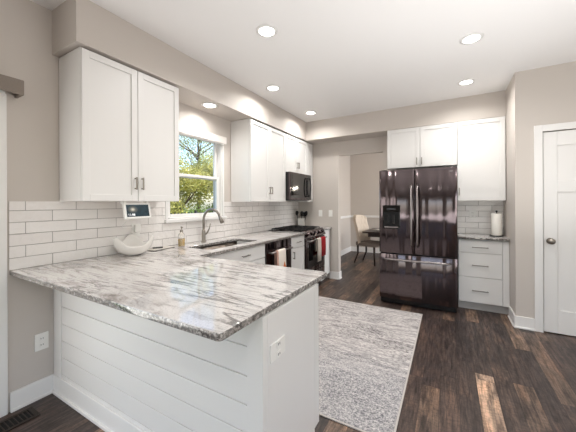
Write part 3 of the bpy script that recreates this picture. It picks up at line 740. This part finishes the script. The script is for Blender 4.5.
for gi in range(3):
    g0 = .02+gi*.24; m = MB(); z = .958
    m.box(g0, g0+.235, .08, .092, z-.012, z); m.box(g0, g0+.235, .59, .602, z-.012, z); m.box(g0, g0+.012, .08, .602, z-.012, z); m.box(g0+.223, g0+.235, .08, .602, z-.012, z)
    m.box(g0+.112, g0+.124, .08, .602, z-.010, z+.004)
    for yy in (.20, .34, .47): m.box(g0, g0+.235, yy, yy+.010, z-.010, z+.004)
    for xx in (g0, g0+.223):
        for yy in (.08, .59): m.box(xx, xx+.012, yy, yy+.012, .930, z)
    m.build('grate', M['iron'], t, bevel=.002)
for bx, by in ((.14, .20), (.14, .47), (.378, .34), (.615, .20), (.615, .47)):
    MB().lathe([(.05, .932), (.048, .94), (.034, .942), (.034, .950), (.02, .951)], (bx, by, 0), seg=20).build('burner', M['iron'], t)
rl = (-1.845, 3.752, 0)
towel('hand_towel', 'red towel on the oven door handle', rl, 0, 0, .50, .60, [('cloth', .44, .62, M['red'], .002)], ztop=.80, yb=-.058)
towel('hand_towel', 'white towel with grey fold on the oven door handle', rl, 0, 0, .44, .60, [('cloth', .30, .36, M['whitecloth'], .002), ('grey_fold', .265, .298, M['greycloth'], .002), ('inner_fold', .365, .43, M['whitecloth'], .003)], ztop=.80, yb=-.058)

# ------------------------------------------------------------------ microwave
t = thing('microwave', 'black over-the-range microwave with oval loop handle', 'microwave', (-2.09, 3.75, 1.40), R90)
W, H = .756, .44
MB().box(0, W, .03, .40, 0, H).build('body', M['black'], t, bevel=.003)
MB().box(.0, .575, 0, .03, .012, H).build('door', M['bss'], t, bevel=.004)
MB().box(.02, .53, -.0025, .001, .035, H-.02).build('window', M['blackglass'], t, bevel=.001)
MB().box(.578, W, 0, .03, .012, H).build('control_panel', M['blackglass'], t, bevel=.003)
pts = [(.545+.03*math.sin(0), -.004, .05)] + [(.545, -.004-.05*math.sin(PI*k/12), .05+(H-.10)*k/12) for k in range(1, 12)] + [(.545, -.004, H-.05)]
m = MB()
pp = []
for k in range(25):
    a = 2*PI*k/24; pp.append((.60+.062*math.sin(a), -.035, H/2+(H/2-.055)*math.cos(a)))
m.tube(pp, .011, 10, cap=False); m.box(.595, .605, -.035, 0, .06, .075); m.box(.595, .605, -.035, 0, H-.075, H-.06); m.build('handle', M['black'], t)
MB().box(.60, .73, -.001, .0, H-.08, H-.045).build('clock_window', M['blackglass'], t)

# ------------------------------------------------------------------ utensil crock
t = thing('utensil_crock', 'square white crock on the corner counter by the range', 'crock', (-2.36, 4.655, .926), math.radians(10))
m = MB(); m.box(-.055, .055, -.055, .055, 0, .012)
for q in ((-.055, -.047, -.055, .055), (.047, .055, -.055, .055), (-.047, .047, -.055, -.047), (-.047, .047, .047, .055)): m.box(q[0], q[1], q[2], q[3], .012, .15)
m.build('crock_body', M['ceramic'], t, bevel=.003)
for k, (dx, dy, h, kind, lb) in enumerate([(-.03, -.03, .28, 0, 'leftmost'), (-.012, .03, .25, 1, 'second from left'), (.012, -.015, .27, 0, 'centre'), (.02, .025, .25, 1, 'second from right'), (.035, .03, .27, 0, 'rightmost')]):
    nm = 'serving_spoon' if kind == 0 else 'turning_spatula'
    u = thing(nm, 'black kitchen %s standing in the white crock, %s of the handles' % ('spoon' if kind == 0 else 'spatula', lb), 'utensil', (-2.36+dx*.8, 4.655+dy*.8, .94), 0, 'utensils in the white crock')
    tx, ty = dx*1.2, dy*1.2
    MB().tube([(0, 0, 0), (tx, ty, h*.72)], .006, 8).build('shaft', M['black'], u)
    if kind == 0: MB().lathe([(.004, h*.66), (.022, h*.74), (.03, h*.85), (.024, h*.96), (.006, h)], (tx, ty, 0), seg=14).build('head', M['black'], u)
    else: MB().box(tx-.03, tx+.03, ty-.004, ty+.004, h*.68, h).build('head', M['black'], u, bevel=.003)

# ------------------------------------------------------------------ refrigerator
FX0, FX1, FY, FZ = -.815, .096, 3.955, 1.79
t = thing('refrigerator', 'black stainless french-door refrigerator with bottom freezer', 'refrigerator', (FX0, FY, 0), 0)
W = FX1-FX0; mid = .440
MB().box(.004, W-.004, .065, .66, .05, FZ-.02).build('body', plain('fridge_side', rgb(46, 44, 46), .4), t, bevel=.004)
def fdoor(name, x0, x1, z0, z1, bow=.012):
    m = MB(); n = 14; fr = []; bk = []
    for k in range(n+1):
        u = k/n; x = x0+(x1-x0)*u; y = -bow*(1-(2*u-1)**2)**.8
        fr.append([m.bm.verts.new((x, y, z0)), m.bm.verts.new((x, y, z1))]); bk.append([m.bm.verts.new((x, .06, z0)), m.bm.verts.new((x, .06, z1))])
    for k in range(n):
        f = m.bm.faces.new((fr[k][0], fr[k+1][0], fr[k+1][1], fr[k][1])); f.smooth = True
        m.bm.faces.new((bk[k+1][0], bk[k][0], bk[k][1], bk[k+1][1]))
        m.bm.faces.new((fr[k][1], fr[k+1][1], bk[k+1][1], bk[k][1])); m.bm.faces.new((fr[k+1][0], fr[k][0], bk[k][0], bk[k+1][0]))
    m.bm.faces.new((fr[0][0], fr[0][1], bk[0][1], bk[0][0])); m.bm.faces.new((fr[-1][1], fr[-1][0], bk[-1][0], bk[-1][1]))
    return m.build(name, M['bss'], t, bevel=.003)
dl = fdoor('door', 0, mid-.003, .69, FZ); dr = fdoor('door', mid+.003, W, .69, FZ); fz = fdoor('freezer_drawer', 0, W, .085, .675, .014)
def vhandle(par, x, z0, z1):
    m = MB().tube([(x, -.012, z0-.01), (x, -.045, z0+.02), (x, -.062, z0+.10), (x, -.066, (z0+z1)/2), (x, -.062, z1-.10), (x, -.045, z1-.02), (x, -.012, z1+.01)], [.011, .012, .0125, .0125, .0125, .012, .011], 12)
    m.build('handle', M['bss_handle'], par)
vhandle(dl, mid-.035, .80, 1.57); vhandle(dr, mid+.035, .80, 1.57)
m = MB().tube([(.07, -.012, .608), (.09, -.05, .61), (.16, -.062, .612), (W/2, -.066, .612), (W-.16, -.062, .612), (W-.09, -.05, .61), (W-.07, -.012, .608)], .0125, 12); m.build('handle', M['bss_handle'], fz)
dsp = MB(); dsp.box(.045, .268, -.016, -.004, 1.01, 1.325); dsp = dsp.build('water_dispenser', M['blackglass'], dl, bevel=.004)
m = MB(); m.box(.060, .253, -.018, -.010, 1.035, 1.235); m.build('dispenser_recess', M['dark'], dsp)
for a_ in (.10, .17): MB().box(a_, a_+.035, -.024, -.016, 1.08, 1.20).build('paddle', M['black'], dsp, bevel=.002)
MB().box(.07, .243, -.030, -.016, 1.028, 1.040).build('drip_tray', M['bss_handle'], dsp, bevel=.002)
MB().box(.10, .21, -.0172, -.0155, 1.265, 1.285).build('control_display', plain('dispenser_icons', rgb(44, 46, 50), .4), dsp)
MB().box(W-.115, W-.045, -.0075, -.004, FZ-.055, FZ-.045).build('badge', M['bss_handle'], dr)
MB().box(.01, W-.01, .03, .60, .015, .08).build('base_grille', M['black'], t, bevel=.002)
for xx in (.06, W-.06): MB().lathe([(.02, 0), (.02, .02)], (xx, .10, 0), seg=12).build('foot', M['black'], t)
for a_ in (.02, W-.10): MB().box(a_, a_+.08, .02, .10, FZ-.02, FZ+.008).build('hinge_cover', M['black'], t, bevel=.004)

# paper towel
t = thing('paper_towel_holder', 'black upright paper towel holder on the short counter', 'towel holder', (.535, 4.42, .926))
m = MB().lathe([(.075, 0), (.075, .010), (.070, .013)]); m.build('base', M['black'], t)
m = MB().tube([(0, 0, .01), (0, 0, .31)], .006, 10); m.lathe([(.006, .305), (.012, .312), (.012, .322), (.004, .328)], seg=14); m.build('post', M['black'], t)
t = thing('paper_towel_roll', 'white paper towel roll standing on the black holder', 'paper towel', (.535, 4.42, .940))
m = MB().lathe([(.02, 0), (.055, 0), (.057, .004), (.057, .272), (.055, .275), (.02, .275)], seg=36); m.build('paper', M['paper'], t)
MB().lathe([(.02, .0), (.02, .276), (.017, .276), (.017, .0)], seg=20, closed_ends=False).build('core', plain('cardboard', rgb(150, 120, 90), .9), t)

# ------------------------------------------------------------------ rug
t = thing('area_rug', 'pale grey distressed area rug in the aisle', 'rug', (-1.03, 2.72, 0))
MB().box(-.745, .745, -1.045, 1.035, .001, .010).build('pile', M['rug'], t, bevel=.003)
m = MB(); m.box(-.757, -.745, -1.057, 1.047, .001, .009); m.box(.745, .757, -1.057, 1.047, .001, .009); m.box(-.745, .745, -1.057, -1.045, .001, .009); m.box(-.745, .745, 1.035, 1.047, .001, .009)
m.build('binding', M['rugedge'], t, bevel=.002)
# floor register
t = thing('floor_register', 'bronze slotted floor vent by the left wall', 'floor vent', (-2.36, .54, 0))
m = MB(); m.box(-.065, .065, -.24, .24, .0, .003); m.build('well', M['dark'], t)
m = MB(); m.box(-.07, -.048, -.25, .25, .003, .007); m.box(.048, .07, -.25, .25, .003, .007); m.box(-.048, .048, -.25, -.225, .003, .007); m.box(-.048, .048, .225, .25, .003, .007)
for k in range(21): y = -.215+k*.0215; m.box(-.048, .048, y-.003, y+.003, .003, .006)
m.build('grille', M['bronze'], t, bevel=.001)

# ------------------------------------------------------------------ shades
t = thing('roller_shade', 'white roller shade cassette at the top of the sink window', 'window shade', (XW+.013, 2.30, 2.14))
m = MB().box(0, .032, -.44, .445, -.03, .06); m.build('cassette', M['shade'], t, bevel=.006)
m = MB().tube([(.016, -.40, -.036), (.016, .40, -.036)], .008, 8); m.build('hem_bar', M['trim'], t)
t = thing('window_pelmet', 'grey-brown fabric pelmet above the sliding door', 'pelmet', (XW, -.40, 2.065))
m = MB(); m.box(.10, .115, -1.14, 1.145, 0, .095); m.box(.001, .10, -1.14, -1.125, 0, .095); m.box(.001, .10, 1.13, 1.145, 0, .095); m.box(.001, .10, -1.125, 1.13, .085, .095); m.build('fabric_front', M['pelmet'], t, bevel=.002)
MB().box(.001, .06, -1.09, 1.07, -.015, .02).build('head_rail', M['trim'], t)

# ------------------------------------------------------------------ recessed lights
def can(x, y, z, label, grp='recessed ceiling lights', e=CAN_W):
    t = thing('recessed_light', label, 'ceiling light', (x, y, z), 0, grp)
    MB().lathe([(.062, -.002), (.064, -.008), (.088, -.004), (.088, 0), (.062, 0)], seg=32, closed_ends=False).build('trim_ring', M['trim'], t)
    MB().lathe([(.063, -.003), (.063, -.006)], seg=32).build('lens', M['lens'], t)
    light('lamp', 'AREA', (0, 0, -.012), (0, 0, -1), e, (1, .985, .965), .12, parent=t, spread=math.radians(155))
can(-1.28, 1.915, ZC, 'recessed ceiling light nearest the peninsula, above the aisle')
can(-1.85, 2.90, ZC, 'recessed ceiling light in front of the window-side soffit, nearer the camera')
can(-1.85, 3.985, ZC, 'recessed ceiling light in front of the microwave, farthest left')
can(.18, 2.88, ZC, 'recessed ceiling light at upper right, nearer the camera')
can(.19, 3.89, ZC, 'recessed ceiling light at upper right, near the refrigerator')
can(-2.285, 2.28, 2.445, 'small recessed light in the soffit above the sink window', e=3.5)
can(.30, -.6, ZC, 'recessed ceiling light behind the camera'); can(1.9, 1.9, ZC, 'recessed ceiling light right of the camera')

# ------------------------------------------------------------------ chandelier of the dining room (seen mirrored in the microwave)
t = thing('candle_chandelier', 'dark candle chandelier hanging over the dining table', 'chandelier', (-.72, 6.3, 1.62))
m = MB().tube([(0, 0, .1), (0, 0, 1.13)], .008, 8); m.lathe([(.05, 1.11), (.05, 1.144)], seg=16); m.lathe([(.015, -.08), (.04, 0), (.02, .1)], seg=12); m.build('stem', M['bronze'], t)
for k in range(5):
    a = 2*PI*k/5; cx, cy = .26*math.cos(a), .26*math.sin(a)
    ar = MB().tube([(0, 0, 0), (cx*.5, cy*.5, -.06), (cx, cy, 0)], .007, 8).build('arm', M['bronze'], t)
    MB().lathe([(.014, 0), (.014, .08)], (cx, cy, 0), seg=10).build('candle', M['plate'], ar)
    MB().lathe([(.006, .08), (.018, .10), (.014, .13), (.002, .155)], (cx, cy, 0), seg=12).build('bulb', M['bulb'], ar)

# ------------------------------------------------------------------ dining room
t = thing('dining_table', 'dark wooden dining table beyond the doorway', 'table', (-.62, 6.42, 0))
MB().box(-.95, .95, -.5, .5, .72, .755).build('tabletop', M['darkwood'], t, bevel=.005)
MB().box(-.85, .85, -.42, .42, .64, .72).build('apron', M['darkwood'], t)
for sx in (-1, 1):
    for sy in (-1, 1): MB().tube([(sx*.42, sy*.38, 0), (sx*.42, sy*.38, .3), (sx*.42, sy*.38, .64)], [.025, .035, .04], 12).build('leg', M['darkwood'], t)
t = thing('dinner_plate', 'white plate at the near end of the dining table', 'plate', (-1.30, 6.30, .755))
MB().lathe([(.07, 0), (.08, .004), (.135, .02), (.13, .022), (.075, .008), (.01, .007)]).build('plate_body', M['ceramic'], t)
MB().lathe([(.128, .0205), (.135, .0215), (.135, .023), (.128, .0235)], closed_ends=False).build('rim_line', M['nickel'], t)
def dining_chair(label, loc, rz):
    t = thing('dining_chair', label, 'chair', loc, rz)
    m = MB().prism([(-.25, -.26), (.25, -.26), (.22, .24), (-.22, .24)], .40, .49); m.build('seat', M['greyfab'], t, bevel=.025, seg=3)
    # tufted, curved backrest leaning backwards
    b = MB(); nx, nz = 20, 20; fr = []; bk = []
    for j in range(nz+1):
        v = j/nz; z = .44+.64*v; y0 = .20+.12*v+.02*v*v; hw = .225+.02*v if v < .9 else .225+.018-(v-.9)*.5
        rf, rb = [], []
        for i in range(nx+1):
            u = -1+2*i/nx; x = u*hw; yc = y0-.07*u*u
            tuft = .012*abs(math.cos(PI*2.5*u+(PI/2 if int(v*6) % 2 else 0)))*abs(math.sin(PI*6*v))
            zz = z-.03*abs(u)**3*v
            rf.append(b.bm.verts.new((x, yc-.03-tuft, zz))); rb.append(b.bm.verts.new((x, yc+.035, zz)))
        fr.append(rf); bk.append(rb)
    for j in range(nz):
        for i in range(nx):
            f = b.bm.faces.new((fr[j][i], fr[j][i+1], fr[j+1][i+1], fr[j+1][i])); f.smooth = True
            f = b.bm.faces.new((bk[j][i+1], bk[j][i], bk[j+1][i], bk[j+1][i+1])); f.smooth = True
        b.bm.faces.new((fr[j][0], fr[j+1][0], bk[j+1][0], bk[j][0])); b.bm.faces.new((fr[j+1][nx], fr[j][nx], bk[j][nx], bk[j+1][nx]))
    for i in range(nx):
        b.bm.faces.new((fr[0][i+1], fr[0][i], bk[0][i], bk[0][i+1])); b.bm.faces.new((fr[nz][i], fr[nz][i+1], bk[nz][i+1], bk[nz][i]))
    bo = b.build('backrest', M['linen'], t)
    tu = MB()
    for r_ in range(5):
        for c_ in range(4 if r_ % 2 else 3):
            u = (c_-(1.5 if r_ % 2 else 1))*.42; v = .2+r_*.155; tu.lathe([(.008, 0), (.005, -.006)], (u*.24, .20+.12*v+.02*v*v-.07*u*u-.034, .44+.64*v), seg=8, axis='Y')
    tu.build('tufting_buttons', M['linen'], bo)
    for sx in (-1, 1):
        MB().tube([(sx*.20, -.21, .42), (sx*.205, -.215, .2), (sx*.20, -.225, 0)], [.026, .02, .014], 10).build('leg', M['darkwood'], t)
        MB().tube([(sx*.18, .20, .44), (sx*.18, .20, .22), (sx*.185, .29, 0)], [.026, .02, .014], 10).build('leg', M['darkwood'], t)
    return t
dining_chair('cream tufted dining chair with grey seat at the end of the dining table', (-1.53, 6.42, 0), math.radians(74))
